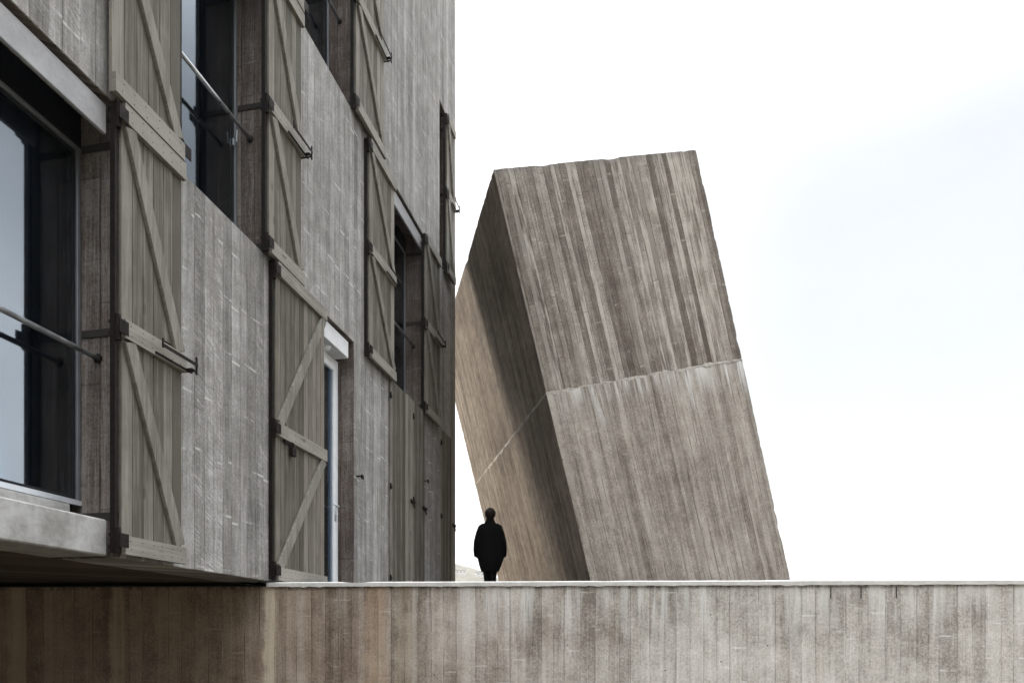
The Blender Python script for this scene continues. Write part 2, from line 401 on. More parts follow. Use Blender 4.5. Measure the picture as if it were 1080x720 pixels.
# ------------------------------------------------------------------ podium (wall in front, terrace on top)
PA = math.atan2(-.3, 6.84)
def make_podium():
    t = empty('podium_wall', (0, 6.40-.0439*2.26, 0), PA,
              'long pale board-formed concrete podium wall across the foreground, browner and with shade painted in under the house', 'wall')
    mb = MB(); bm = mb.bm
    # front face as a fine grid with slightly uneven boards
    x0, x1, th = -14.0, 24.0, .35
    mb.box(x0, x1, 0, th, 0, DECK-.042)
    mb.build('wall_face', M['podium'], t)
    # coping: uneven lip with a broken lower edge
    mb = MB(); bm = mb.bm
    n = 900; X0 = -2.30
    rows = []
    for i in range(n+1):
        x = X0 + (x1-X0)*i/n
        ch = .006*mnoise.fractal(Vector((x*5, 1, 0)), 1, 2, 4)
        lo = DECK-.043 - abs(.016*mnoise.fractal(Vector((x*7, 4, 0)), .8, 2, 5))
        tz = DECK - .05*max(0, mnoise.noise(Vector((x*1.7, 2, 6)))-.38) + .003*mnoise.noise(Vector((x*2.2, 9, 0)))
        rows.append([bm.verts.new(p) for p in ((x, -.020+ch, lo), (x, -.022+ch, DECK-.010), (x, -.004+ch, tz), (x, th, DECK), (x, th, DECK-.04), (x, .05, lo))])
    for A, B in zip(rows, rows[1:]):
        for k in range(6):
            bm.faces.new((A[k], A[(k+1) % 6], B[(k+1) % 6], B[k]))
    bm.faces.new(rows[0]); bm.faces.new(rows[-1][::-1])
    c = mb.build('coping', M['coping'], t)
    # three cut slots hanging from the coping on the right + one rust tie hole
    mb = MB()
    for px in (874, 905, 941):
        x = (px-540)/720*6.22
        mb.box(x-.0032, x+.0032, -.005, .03, DECK-.165, DECK-.06)
    mb.build('drip_slot', M['iron'], t)
    return t
pod = make_podium()
mb = MB()
c, s_ = math.cos(PA), math.sin(PA)
def podp(x, y, z):
    return (x*c - y*s_, 6.40-.0439*2.26 + x*s_ + y*c, z)
q = [podp(-14, .352, 0), podp(24, .352, 0), podp(24, 26, 0), podp(-14, 26, 0)]
bm = mb.bm
lo = [bm.verts.new((p[0], p[1], -.2)) for p in q]; hi = [bm.verts.new((p[0], p[1], DECK-.004)) for p in q]
for k in range(4): bm.faces.new((lo[k], lo[(k+1) % 4], hi[(k+1) % 4], hi[k]))
bm.faces.new(hi); bm.faces.new(lo[::-1])
tag(mb.build('terrace', M['terrace']), 'flat darkened concrete terrace behind the podium wall', 'terrace', kind='structure')

# ------------------------------------------------------------------ house
# local frame: x = along the facade (away from the camera), y = into the house, z = world height
HR = math.atan2(1, 150/720)
house = empty('concrete_house', (-3.6, 0, 0), HR,
              'tall grey board-formed concrete house with wooden shutters on the left, cantilevered over the podium wall', 'house')
K = 2647.7
def S(px): return K/(690-px)
S0, S1 = -3.0, S(480.3)
TH = .46
openings = [  # s0, s1, z0, z1
    dict(n='w1', s0=2.2, s1=4.694, z0=L0, z1=L1),
    dict(n='door', s0=S(288.3), s1=S(373), z0=L0, z1=L1),
    dict(n='w2', s0=5.29, s1=S(281), z0=L1, z1=L2),
    dict(n='wb', s0=S(416), s1=S(447), z0=L1, z1=L2),
    dict(n='wc', s0=S(318), s1=S(372), z0=L2, z1=L3),
    dict(n='slit', s0=S(463.6), s1=S(470.6), z0=L2, z1=L3),
]
def facade_mesh():
    mb = MB(); bm = mb.bm
    xs = sorted({S0, S1} | {o['s0'] for o in openings} | {o['s1'] for o in openings})
    zs = sorted({L0, TOP} | {o['z0'] for o in openings} | {o['z1'] for o in openings})
    def solid(i, j):
        if i < 0 or j < 0 or i >= len(xs)-1 or j >= len(zs)-1: return False
        cx, cz = (xs[i]+xs[i+1])/2, (zs[j]+zs[j+1])/2
        return not any(o['s0'] < cx < o['s1'] and o['z0'] < cz < o['z1'] for o in openings)
    cache = {}
    def V(i, y, j):
        k = (i, y, j)
        if k not in cache: cache[k] = bm.verts.new((xs[i], y, zs[j]))
        return cache[k]
    for i in range(len(xs)-1):
        for j in range(len(zs)-1):
            if not solid(i, j): continue
            bm.faces.new((V(i, 0, j), V(i+1, 0, j), V(i+1, 0, j+1), V(i, 0, j+1)))
            f = bm.faces.new((V(i, TH, j), V(i, TH, j+1), V(i+1, TH, j+1), V(i+1, TH, j))); f.material_index = 2
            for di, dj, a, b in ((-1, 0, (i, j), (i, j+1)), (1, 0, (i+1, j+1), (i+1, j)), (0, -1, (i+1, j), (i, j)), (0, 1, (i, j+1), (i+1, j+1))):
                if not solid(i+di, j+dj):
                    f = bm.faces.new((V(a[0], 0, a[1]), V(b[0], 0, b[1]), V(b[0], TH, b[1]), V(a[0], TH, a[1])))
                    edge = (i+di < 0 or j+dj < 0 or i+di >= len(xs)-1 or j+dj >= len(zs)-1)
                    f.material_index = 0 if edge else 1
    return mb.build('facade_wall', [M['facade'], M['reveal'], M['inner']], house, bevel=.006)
facade_mesh()
W = 9.0
mb = MB(); mb.box(S1-.34, S1, TH+.002, W, L0+.3, TOP); mb.build('end_wall', M['house'], house)
mb = MB(); mb.box(S0, S0+.34, TH+.002, W, L0+.3, TOP); mb.build('end_wall', M['house'], house)
mb = MB(); mb.box(S0, S1, W+.002, W+.34, L0, TOP); mb.build('rear_wall', M['house'], house)
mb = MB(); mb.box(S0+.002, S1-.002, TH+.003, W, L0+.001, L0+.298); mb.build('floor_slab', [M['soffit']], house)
for z in (L1, L2, L3, L4):
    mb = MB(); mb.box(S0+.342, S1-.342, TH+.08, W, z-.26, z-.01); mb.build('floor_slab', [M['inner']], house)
mb = MB(); mb.box(S0+.342, S1-.342, TH+.004, W, TOP-.35, TOP-.05); mb.build('roof', M['house'], house)
# room partitions so each window looks into a closed dark room
for s in (5.0, 8.6, 11.3):
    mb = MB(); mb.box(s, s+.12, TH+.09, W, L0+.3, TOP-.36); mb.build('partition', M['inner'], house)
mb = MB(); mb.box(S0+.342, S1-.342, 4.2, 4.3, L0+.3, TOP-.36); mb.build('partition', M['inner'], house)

def fascia(o, mat, end=0.0):
    mb = MB(); mb.box(o['s0']+.004, o['s1']-end-.004, .030, (.058 if mat is not M['fascia_white'] else TH-.01), o['z1']-.225, o['z1']-.030)
    mb.build('lintel_board', mat, house, bevel=.004)

def window(o, sill_z, mull=None, y=.30, curtain=None, handle=None):
    """aluminium window set back in the opening, with pane and handle"""
    z0, z1 = sill_z, o['z1']-.226
    a, b = o['s0']+.003, o['s1']-.003
    fw = .032
    mb = MB()
    mb.box(a, b, y+.002, y+.055, z1+.001, o['z1']-.003)
    mb.build('window_head', M['inner'], house)
    mb = MB()
    mb.box(a, b, y, y+.06, z0, z0+fw*.9); mb.box(a, b, y, y+.06, z1-fw, z1)
    mb.box(a, a+fw, y+.001, y+.06, z0+fw*.9, z1-fw); mb.box(b-fw, b, y+.001, y+.06, z0+fw*.9, z1-fw)
    fr = mb.build('window_frame', M['alu'], house, bevel=.003); mb = MB()
    g = fw+.004
    mb.box(a+g, b-g, y+.012, y+.075, z0+g, z0+g+.022); mb.box(a+g, b-g, y+.012, y+.075, z1-g-.022, z1-g)
    mb.box(b-g-.02, b-g, y+.013, y+.075, z0+g+.022, z1-g-.022); mb.box(a+g, a+g+.02, y+.013, y+.075, z0+g+.022, z1-g-.022)
    mb.build('sash', M['sash'], fr, bevel=.003)
    mb = MB(); mb.box(a, b, y-.006, y-.001, z0-.0, z0+.035); mb.build('drip_rail', M['alu_pale'], fr)
    mb = MB(); mb.box(a+g+.02, b-g-.02, y+.020, y+.028, z0+g+.022, z1-g-.022)
    mb.build('pane', M['glass'], fr)
    if not handle: return fr
    zm = z0+.42*(z1-z0)
    mb = MB(); mb.box(b-g-.019, b-g-.004, y+.002, y+.012, zm-.03, zm+.03); mb.tube([(b-g-.012, y+.01, zm), (b-g-.012, y-.025, zm), (b-g-.012, y-.03, zm+.10)], .006, 8)
    mb.build('window_handle', M['alu_pale'], fr)
    return fr

def handrail(o, z, y=.165):
    mb = MB()
    mb.tube([(o['s0']+.002, y, z), (o['s1']-.002, y, z)], .0175, 14)
    r = mb.build('handrail', M['steel'], house, smooth=True)
    for s in (o['s0']+.003, o['s1']-.009):
        mb = MB(); mb.tube([(s, y, z), (s+.006, y, z)], .032, 14)
        mb.build('rail_flange', M['iron'], r)

def reveal_strap(o, z, y0=-.02, y1=.292, zr=0):
    mb = MB()
    x = o['s1']
    mb.box(x-.009, x-.001, y0, y1, z-.026, z+.026)
    mb.build('hinge_strap', M['arm'], house, bevel=.002)

def pintle(s, z):
    mb = MB()
    mb.tube([(s, -.052, z-.085), (s, -.052, z+.085)], .017, 10)
    mb.box(s-.012, s+.012, -.05, .01, z-.05, z-.03); mb.box(s-.012, s+.012, -.05, .01, z+.03, z+.05)
    mb.box(s-.03, s+.05, -.094, -.086, z-.045, z+.045)
    return mb

def shutter(s0, s1, z0, z1, flip=False, hinge='L', mats=('planks', 'rails', 'brace'), pw=.105, latch=True, label=None,
            yb=-.030, reverse=False, zm=None):
    """ledged and braced shutter lying open against the facade"""
    w = s1-s0; n = max(3, round(w/pw)); p = w/n
    mb = MB()
    for k in range(n):
        a = s0+k*p+.0022; b = s0+(k+1)*p-.0022
        dz = random.uniform(-.004, .004)
        dy = random.uniform(0, .003)
        mb.box(a, b, yb-.024-dy, yb, z0+.01+dz, z1-.01+dz)
    sh = mb.build('shutter', M[mats[0]], house, bevel=.0025)
    if label: sh['label'] = label
    rw, rt = .125, .034
    yf = yb-.027
    if zm is None: zm = (z0+z1)/2
    zr = [z0+rw/2, zm, z1-rw/2]
    for i, z in enumerate(zr):
        mb = MB(); mb.box(s0-.004, s1+.004, yf-rt, yf-.0005, z-rw/2, z+rw/2)
        for k in range(n):
            for dz in (-.030, .032):
                cx = s0+(k+.5)*p+random.uniform(-.012, .012); cz = z+dz+random.uniform(-.006, .006)
                mb.box(cx-.0032, cx+.0032, yf-rt-.001, yf-rt+.004, cz-.0032, cz+.0032, 1)
        mb.build('rail', [M[mats[1]], M['iron']], sh)
    for a, b in ((zr[0]+rw/2, zm-rw/2), (zm+rw/2, zr[2]-rw/2)):
        # each brace runs from the hinge side at the top to the free side at the bottom
        A, B = (s0+.05, b-.01), (s1-.05, a+.01)
        if flip: A, B = (s1-.05, b-.01), (s0+.05, a+.01)
        if reverse and a > zm: A, B = (s1-.05, b+.0), (s0+.05, a)
        elif reverse: A, B = (s1-.05, b+.0), (s0+.05, a)
        mb = MB(); mb.bar((A[0], yf-rt*.45, A[1]), (B[0], yf-rt*.45, B[1]), .098, rt*.85)
        mb.build('brace', M[mats[2]], sh, bevel=.003)
    hs = s0-.028 if hinge == 'L' else s1+.028
    mb = MB(); mb.box(hs-.013, hs+.013, -.040, -.002, z0+.01, z1-.01); mb.build('hinge_gap_shadow', M['iron'], sh)  # black strip standing in for the shadow in the hinge gap
    for z in (z0+.09, zm, z1-.09):
        mb = pintle(hs, z)
        mb.build('hinge', M['iron'], sh, smooth=False)
    if latch:
        # espagnolette catch: flat channel on the middle rail with an upright pin and a hooked end
        mb = MB()
        d = 1 if hinge == 'L' else -1
        e = s1 if hinge == 'L' else s0
        a = e-d*min(.36, w*.55)
        x0, x1 = sorted((a, e+d*.055))
        zc = zm+.005
        yo = yf-rt
        mb.box(x0, x1, yo-.060, yo-.054, zc-.012, zc+.012)               # swinging bar, stood off the rail
        mb.box(x0, x1, yo-.014, yo-.002, zc-.058, zc-.046)               # lower keep on the rail
        mb.tube([(a+d*.01, yo-.057, zc-.02), (a+d*.01, yo-.057, zc+.045)], .007, 8)
        mb.tube([(a+d*.01, yo-.057, zc+.030), (a+d*.12, yo-.030, zc+.050)], .006, 8)
        mb.tube([(e+d*.05, yo-.05, zc-.07), (e+d*.05, yo-.05, zc+.06)], .008, 8)
        mb.tube([(e-d*.01, yo-.057, zc-.05), (e+d*.05, yo-.05, zc-.05)], .007, 8)
        mb.tube([(e+d*.05, yo-.05, zc-.04), (e+d*.05, .02, zc-.04)], .008, 8)
        mb.box(*sorted((e-d*.02, e+d*.01)), yo-.060, yo-.002, zc-.058, zc-.046)
        mb.build('latch', M['iron'], sh)
    return sh

O = {o['n']: o for o in openings}
# --- ground-storey window at the near end
fascia(O['w1'], M['fascia'], end=.075)
window(O['w1'], 2.42)
mb = MB(); mb.box(O['w1']['s0']+.004, 4.615, .022, .292, L0+.002, 2.305); mb.box(O['w1']['s0']+.004, 4.60, .292, TH-.004, L0+.002, 2.42)
mb.build('sill', M['sill'], house, bevel=.01)
mb = MB(); mb.box(4.62, 4.690, .10, .30, L0+.002, 2.305); mb.build('sill_stop', M['arm'], house)
handrail(O['w1'], EYE+1.915)
for z in (EYE+.845, EYE+2.085, EYE+3.34): reveal_strap(O['w1'], z)
# --- second-storey window
fascia(O['w2'], M['fascia']); window(O['w2'], L1+.003, handle=True); handrail(O['w2'], EYE+4.68)
for z in (L1+.09, L1+1.40, L2-.30): reveal_strap(O['w2'], z)
# --- far second-storey window
fascia(O['wb'], M['fascia']); window(O['wb'], L1+.003); handrail(O['wb'], EYE+4.62)
for z in (L1+.09, L1+1.40, L2-.27): reveal_strap(O['wb'], z)
# --- third-storey window
fascia(O['wc'], M['fascia']); window(O['wc'], L2+.003); handrail(O['wc'], EYE+7.42)
for z in (L2+.09, L2+1.40, L3-.30): reveal_strap(O['wc'], z)
# --- narrow slit window at the far end
o = O['slit']
window(dict(o, z1=o['z1']+.16), L2+.003, y=.24)
for z in (L2+.09, L2+1.40, L3-.22): reveal_strap(o, z, y1=.2)

# --- door
o = O['door']
fascia(o, M['fascia_white'], end=.075)
yd = .20
mb = MB()
a, b, z0, z1 = o['s0']+.01, o['s1']-.003, L0+.002, L1-.226
fw = .06
mb.box(a, a+fw, yd, yd+.07, z0, z1); mb.box(b-fw, b, yd, yd+.07, z0, z1); mb.box(a+fw, b-fw, yd+.001, yd+.069, z1-fw, z1)
df = mb.build('door_frame', M['white'], house, bevel=.004)
mb = MB()
a2, b2 = a+fw+.004, b-fw-.004
mid = (a2+b2)/2
for p0, p1 in ((a2, mid-.003), (mid+.003, b2)):
    mb.box(p0, p0+.075, yd-.012, yd+.045, z0+.01, z1-fw-.006); mb.box(p1-.075, p1, yd-.012, yd+.045, z0+.01, z1-fw-.006)
    mb.box(p0+.075, p1-.075, yd-.011, yd+.044, z0+.01, z0+.12); mb.box(p0+.075, p1-.075, yd-.011, yd+.044, z1-fw-.086, z1-fw-.006)
dl = mb.build('door', M['white'], house, bevel=.004)
mb = MB()
for p0, p1 in ((a2, mid-.003), (mid+.003, b2)):
    mb.box(p0+.076, p1-.076, yd+.012, yd+.022, z0+.121, z1-fw-.087)
mb.build('pane', M['glass'], dl)
mb = MB()
hz = EYE+1.60
mb.box(b2-.055, b2-.02, yd-.02, yd-.0125, hz-.17, hz+.05)
mb.tube([(b2-.037, yd-.02, hz), (b2-.037, yd-.062, hz)], .009, 8); mb.tube([(b2-.037, yd-.062, hz), (b2-.165, yd-.062, hz)], .010, 10)
mb.tube([(b2-.037, yd-.02, hz-.10), (b2-.037, yd-.030, hz-.10)], .014, 10)
mb.build('handle', M['alu_pale'], dl, smooth=True)
# small round lamp under the lintel board
mb = MB()
sc_, yc = S(355), .13
prof = [(.055, 0), (.055, -.012), (.05, -.03), (.035, -.045), (.012, -.052)]
mb.loft([[(sc_+r*math.cos(t*math.pi/8), yc+r*math.sin(t*math.pi/8), L1-.227+z) for t in range(16)] for r, z in prof])
mb.build('ceiling_lamp', M['white'], house, smooth=True)

# --- shutters
def SS(px): return S(px)*.9844     # the shutters stand 5 cm in front of the wall
shutter(SS(129.5), SS(193.0), EYE+.578, EYE+3.575, label='wooden shutter folded open beside the lowest near window')
shutter(SS(118.5), SS(190.8), L1+.003, L2-.06, hinge='R', yb=-.036, label='wooden shutter folded open to the left of the second-storey window')
shutter(SS(284.5), SS(318.5), L1-.015, L2-.05, label='wooden shutter folded open to the right of the second-storey window')
shutter(SS(318.2)-.86, SS(318.2), L2-.03, L3-.06, hinge='R')
shutter(SS(376), SS(405), L2-.025, L3-.06)
shutter(SS(390), SS(416), L1-.05, L2-.085, hinge='L', pw=.12)
shutter(SS(449), SS(464), L1-.05, L2-.03, pw=.12)
shutter(SS(471.6), SS(479), L2-.03, L3-.08, pw=.12)
shutter(SS(292), SS(343.2), L0+.01, L1-.02, mats=('planks_door', 'rails', 'brace'), pw=.092, latch=False, reverse=True, yb=-.022,
        label='tall wooden shutter closed over the left half of the doorway', zm=EYE+1.99)
# padlock and hasp under the middle rail of the door shutter
mb = MB()
sx = S(293); mb.box(sx, sx+.16, -.072, -.062, EYE+1.90, EYE+1.93); mb.box(sx+.10, sx+.17, -.10, -.066, EYE+1.80, EYE+1.88)
mb.tube([(sx+.12, -.083, EYE+1.88), (sx+.12, -.083, EYE+1.93), (sx+.15, -.083, EYE+1.93), (sx+.15, -.083, EYE+1.88)], .006, 6)
mb.build('hasp', M['iron'], house)

# --- shutters closed flush over the far openings of the lowest storey
def closed(s0, s1, pw, tone='planks_closed'):
    n = max(3, round((s1-s0)/pw)); p = (s1-s0)/n
    mb = MB()
    for k in range(n):
        mb.box(s0+k*p+.003, s0+(k+1)*p-.003, -.018-random.uniform(0, .012), -.002, L0+.01, L1-.01)
    sh = mb.build('closed_shutter', M[tone], house, bevel=.003)
    for z in (L0+.30, EYE+2.1, L1-.25):
        mb = MB(); mb.tube([(s0, -.035, z-.04), (s0, -.035, z+.04)], .013, 8); mb.box(s0-.01, s0+.06, -.036, -.030, z-.016, z+.016)
        mb.build('hinge', M['iron'], sh)
    mb = MB(); e = s1-.04
    mb.box(e-.10, e+.10, -.055, -.043, EYE+2.04, EYE+2.08); mb.tube([(e, -.05, EYE+2.06), (e+.01, -.07, EYE+1.96)], .011, 8); mb.box(e-.02, e+.02, -.044, -.02, EYE+2.03, EYE+2.09)
    mb.build('latch', M['iron'], sh)
    return sh
closed(S(409.5), S(433.5), .10); closed(S(433.5)+.006, S(446), .09)
closed(S(463.5), S(477), .11)
# shutter-dogs and tie bolts on the wall
for px, zz, in ((375.5, 3.49), (446.5, 4.0), (121, 1.2)):
    if px < 200: continue
    mb = MB(); s = S(px)
    mb.tube([(s, .0, zz), (s, -.07, zz)], .010, 8); mb.box(s-.012, s+.055, -.078, -.068, zz-.03, zz+.02)
    mb.build('shutter_hook', M['iron'], house)

# ------------------------------------------------------------------ leaning concrete tower
def make_tower():
    al, th = .2279, .2457
    k = Vector((0, 0, 1)); a = Vector((-math.sin(al), math.cos(al), 0)); e0 = Vector((math.cos(al), math.sin(al), 0))
    e = math.cos(th)*e0 + math.sin(th)*k; v = -math.sin(th)*e0 + math.cos(th)*k
    A = Vector((-.27, 9.8, 6.776+EYE))
    Wd, Dp, H, J = 3.29, 5.99, 8.4, 3.249
    m = Matrix(((e.x, a.x, v.x, A.x), (e.y, a.y, v.y, A.y), (e.z, a.z, v.z, A.z), (0, 0, 0, 1)))
    root = bpy.data.objects.new('leaning_tower', None); link(root)
    base = m @ Vector((Wd/2, Dp/2, -H+1.2))
    root.location = (base.x, base.y, DECK)
    tag(root, 'huge windowless board-formed concrete tower leaning left over the terrace', 'tower')
    def lift(z0, z1, name, mf, ofs):
        mb = MB(); bm = mb.bm
        st = .032
        nx, ny, nz = int(Wd/st), int(Dp/st/1.6), int((z1-z0)/st)
        def P(x, y, z):
            # rough, chipped arrises; boards slightly in and out of plane
            dx = min(x, Wd-x); dy = min(y, Dp-y); dt = -z
            near = sorted((dx, dy))
            e1 = max(0, 1-near[1]/.07) if near[1] < .07 else 0
            e2 = max(0, 1-max(near[0], dt)/.07) if dt < .2 else 0
            ed = max(e1, e2)
            ed *= (.5+.5*(near[0] < .001))
            p = Vector((x, y, z))
            n = mnoise.fractal(p*7, .8, 2, 5); n2 = mnoise.fractal(p*9+Vector((5, 5, 5)), .8, 2, 3)
            nl = mnoise.noise(p*1.9+Vector((2, 7, 1)))
            chip = ed*(.004+.012*max(0, n-.25)+.010*max(0, n2-.1)+.05*max(0, nl-.34))
            c = Vector((Wd/2, Dp/2, z-.4 if dt < .2 else z))
            inward = Vector(((1 if x < Wd/2 else -1)*(near[0] < 9 and dx < .12), (1 if y < Dp/2 else -1)*(dy < .12), -1 if dt < .12 else 0))
            p += inward*chip
            wv = .003*mnoise.noise(Vector((math.floor((x+y)/.12)*1.7, z*.4, 2)))+.008*mnoise.noise(p*.7)
            if x < 1e-6: p.x += wv
            if y < 1e-6: p.y += wv
            if x > Wd-1e-6: p.x += wv
            # the construction joint is a ragged, slightly open line
            if abs(z+J) < .001:
                r = .003+.010*abs(mnoise.fractal(Vector((x*5, y*5, 8)), .8, 2, 4))
                if x < 1e-6: p.x += r
                if y < 1e-6: p.y += r
                if x > Wd-1e-6: p.x -= r
                p.z += .012*mnoise.fractal(Vector((x*3, y*3, 1)), .9, 2, 4)
            return p + ofs
        cache = {}
        def V(i, j, k_):
            key = (i, j, k_)
            if key not in cache:
                cache[key] = bm.verts.new(P(Wd*i/nx, Dp*j/ny, z0+(z1-z0)*k_/nz))
            return cache[key]
        for k_ in range(nz):
            for i in range(nx):
                bm.faces.new((V(i, 0, k_), V(i+1, 0, k_), V(i+1, 0, k_+1), V(i, 0, k_+1)))
                bm.faces.new((V(i, ny, k_), V(i, ny, k_+1), V(i+1, ny, k_+1), V(i+1, ny, k_)))
            for j in range(ny):
                f = bm.faces.new((V(0, j, k_), V(0, j, k_+1), V(0, j+1, k_+1), V(0, j+1, k_))); f.material_index = 1
                bm.faces.new((V(nx, j, k_), V(nx, j+1, k_), V(nx, j+1, k_+1), V(nx, j, k_+1)))
        for kk in (0, nz):
            for i in range(nx):
                for j in range(ny):
                    bm.faces.new((V(i, j, kk), V(i+1, j, kk), V(i+1, j+1, kk), V(i, j+1, kk)))
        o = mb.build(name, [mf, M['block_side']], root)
        o.matrix_parent_inverse = root.matrix_basis.inverted() if False else Matrix.Translation(-root.location)
        o.matrix_basis = m
        return o
    # pale ragged ridge of grout squeezed out along the construction joint
    mb = MB(); bm = mb.bm
    path = [(0.0, Dp*(1-i/160), 0) for i in range(160)] + [(Wd*i/110, 0.0, 1) for i in range(111)]
    rows = []
    for q, (x, y, side) in enumerate(path):
        n1 = mnoise.fractal(Vector((x*3, y*3, 1)), .9, 2, 4); n2 = mnoise.fractal(Vector((x*5, y*5, 5)), .8, 2, 4)
        zc = -J+.016*n1; hw = max(.006, .016+.026*n2); d = .003+.005*abs(n2)
        ox, oy = ((-1, 0) if side == 0 else (0, -1))
        if q == 160: ox, oy = -.7, -.7
        bx, by = x-ox*.03, y-oy*.03
        rows.append([bm.verts.new(v_) for v_ in ((bx, by, zc-hw*1.5), (x+ox*.002, y+oy*.002, zc-hw*1.5), (x+ox*d, y+oy*d, zc-hw*.3), (x+ox*d*.8, y+oy*d*.8, zc+hw*.4), (x+ox*.002, y+oy*.002, zc+hw), (bx, by, zc+hw))])
    for A_, B_ in zip(rows, rows[1:]):
        for k_ in range(6): bm.faces.new((A_[k_], A_[(k_+1) % 6], B_[(k_+1) % 6], B_[k_]))
    bm.faces.new(rows[0]); bm.faces.new(rows[-1][::-1])
    jo = mb.build('construction_joint', M['joint'], root)
    jo.matrix_parent_inverse = Matrix.Translation(-root.location); jo.matrix_basis = m
    lift(-J, 0, 'upper_shaft', M['block_up'], Vector((0, 0, 0)))
    lift(-H, -J-.002, 'lower_shaft', M['block_lo'], Vector((0, 0, 0)))
make_tower()

# ------------------------------------------------------------------ person
def make_person():
    root = empty('person', (-.372, 11.6, DECK), 0.0,
                 'person in a long loose black coat walking away on the terrace between house and tower', 'person')
    # body: one continuous skinned figure (local: x right, y away from the camera)
    J = dict(pel=(0, 0, .90), wst=(0, 0, 1.03), chs=(0, .0, 1.25), nck=(0, -.005, 1.42), hd0=(0, .01, 1.50), hd1=(0, .02, 1.58), hd2=(0, .02, 1.65),
             shl=(-.14, 0, 1.36), ell=(-.215, -.02, 1.13), wrl=(-.205, .03, .92), hnl=(-.165, .045, .86),
             shr=(.14, 0, 1.36), elr=(.215, -.02, 1.13), wrr=(.205, .03, .92), hnr=(.165, .045, .86),
             hil=(-.062, 0, .86), knl=(-.050, .05, .48), anl=(-.05, .03, .09), tol=(-.055, .17, .03),
             hir=(.062, 0, .86), knr=(.047, .0, .48), anr=(.045, -.10, .10), tor=(.05, .03, .03))
    rad = dict(pel=.135, wst=.115, chs=.13, nck=.055, hd0=.066, hd1=.082, hd2=.062, shl=.06, ell=.043, wrl=.028, hnl=.03, shr=.06, elr=.043, wrr=.028,
               hnr=.03, hil=.062, knl=.038, anl=.028, tol=.024, hir=.062, knr=.038, anr=.028, tor=.024)
    E_ = [('pel', 'wst'), ('wst', 'chs'), ('chs', 'nck'), ('nck', 'hd0'), ('hd0', 'hd1'), ('hd1', 'hd2'), ('chs', 'shl'), ('shl', 'ell'), ('ell', 'wrl'), ('wrl', 'hnl'),
          ('chs', 'shr'), ('shr', 'elr'), ('elr', 'wrr'), ('wrr', 'hnr'), ('pel', 'hil'), ('hil', 'knl'), ('knl', 'anl'), ('anl', 'tol'), ('pel', 'hir'), ('hir', 'knr'), ('knr', 'anr'), ('anr', 'tor')]
    names = list(J)
    P = [Vector(J[n]) for n in names]; Rr = [rad[n] for n in names]; ED = [(names.index(a), names.index(b)) for a, b in E_]
    # fingers and thumbs, five per hand
    for side, h in ((-1, 'hnl'), (1, 'hnr')):
        hb = names.index(h); hp = Vector(J[h])
        for q_, (dy, ln) in enumerate(((.028, .062), (.010, .075), (-.010, .07), (-.027, .055))):
            b0 = len(P); P += [hp+Vector((0, dy, -.035)), hp+Vector((-side*.006, dy+.006, -.035-ln*.55)), hp+Vector((-side*.02, dy+.012, -.035-ln))]
            Rr += [.010, .009, .008]; ED += [(hb, b0), (b0, b0+1), (b0+1, b0+2)]
        b0 = len(P); P += [hp+Vector((-side*.01, .038, .0)), hp+Vector((-side*.02, .056, -.035))]; Rr += [.012, .009]; ED += [(hb, b0), (b0, b0+1)]
    me = bpy.data.meshes.new('body'); me.from_pydata([tuple(p) for p in P], ED, [])
    ob = bpy.data.objects.new('body', me); link(ob, root)
    sk = ob.modifiers.new('skin', 'SKIN')
    pass
    for i, r in enumerate(Rr):
        me.skin_vertices[0].data[i].radius = (r, r)
        me.skin_vertices[0].data[i].use_root = (i == 0)
    sk.branch_smoothing = .3; sk.use_smooth_shade = True
    ss = ob.modifiers.new('sub', 'SUBSURF'); ss.levels = 2; ss.render_levels = 2
    me.materials.append(M['skin'])
    def ell(cx, cy, z, rx, ry, n=28, wob=0.0, ph=0.0):
        return [(cx+rx*math.cos(t*2*math.pi/n)*(1+wob*math.sin(5*t*2*math.pi/n+ph)), cy+ry*math.sin(t*2*math.pi/n)*(1+wob*math.cos(4*t*2*math.pi/n+ph)), z) for t in range(n)]
    # trousers
    mb = MB()
    for sx, kx, ax, ky, ay in ((-.066, -.058, -.045, .05, .03), (.066, .055, .045, .0, -.10)):
        mb.loft([ell(sx, 0, .88, .10, .12), ell(sx*.8, .01, .70, .075, .09), ell(kx*.85, ky, .48, .055, .065), ell((kx+ax)/2, (ky+ay)/2-.01, .28, .052, .058), ell(ax, ay, .06, .045, .052)])
    mb.build('trousers', M['trousers'], root, smooth=True)
    # shoes
    for ax, ay in ((-.047, .03), (.045, -.10)):
        mb = MB()
        mb.loft([ell(ax, ay+.04, .0, .042, .125), ell(ax, ay+.04, .03, .046, .13), ell(ax, ay+.03, .06, .042, .105), ell(ax, ay+.0, .10, .04, .055)])
        mb.build('shoe', M['coat'], root, smooth=True)
    # coat: loose, wide at the elbows, gathered towards the hem; one surface with the sleeves
    mb = MB()
    prof = [(.625, .140, .115, .07), (.66, .156, .125, .08), (.74, .186, .142, .07), (.85, .222, .155, .055), (.98, .226, .160, .045), (1.12, .212, .155, .035),
            (1.26, .188, .145, .02), (1.36, .158, .122, .01), (1.43, .112, .092, 0), (1.475, .085, .075, 0), (1.50, .062, .062, 0)]
    mb.loft([ell(0, .0, z, rx, ry, 36, w, z*9) for z, rx, ry, w in prof])
    for sd in (-1, 1):
        mb.tube([(sd*.09, 0, 1.395), (sd*.140, 0, 1.365), (sd*.180, -.01, 1.26), (sd*.218, -.02, 1.12), (sd*.232, 0, 1.0), (sd*.236, .03, .895)],
                [.07, .072, .068, .062, .055, .043], 18)
        mb.tube([(sd*.205, .03, .93), (sd*.222, .035, .87)], [.05, .046], 14)
    # stand-up collar
    mb.loft([ell(0, 0, 1.47, .078, .07), ell(0, -.004, 1.535, .064, .06)])
    ct = mb.build('coat', M['coat'], root, smooth=True)
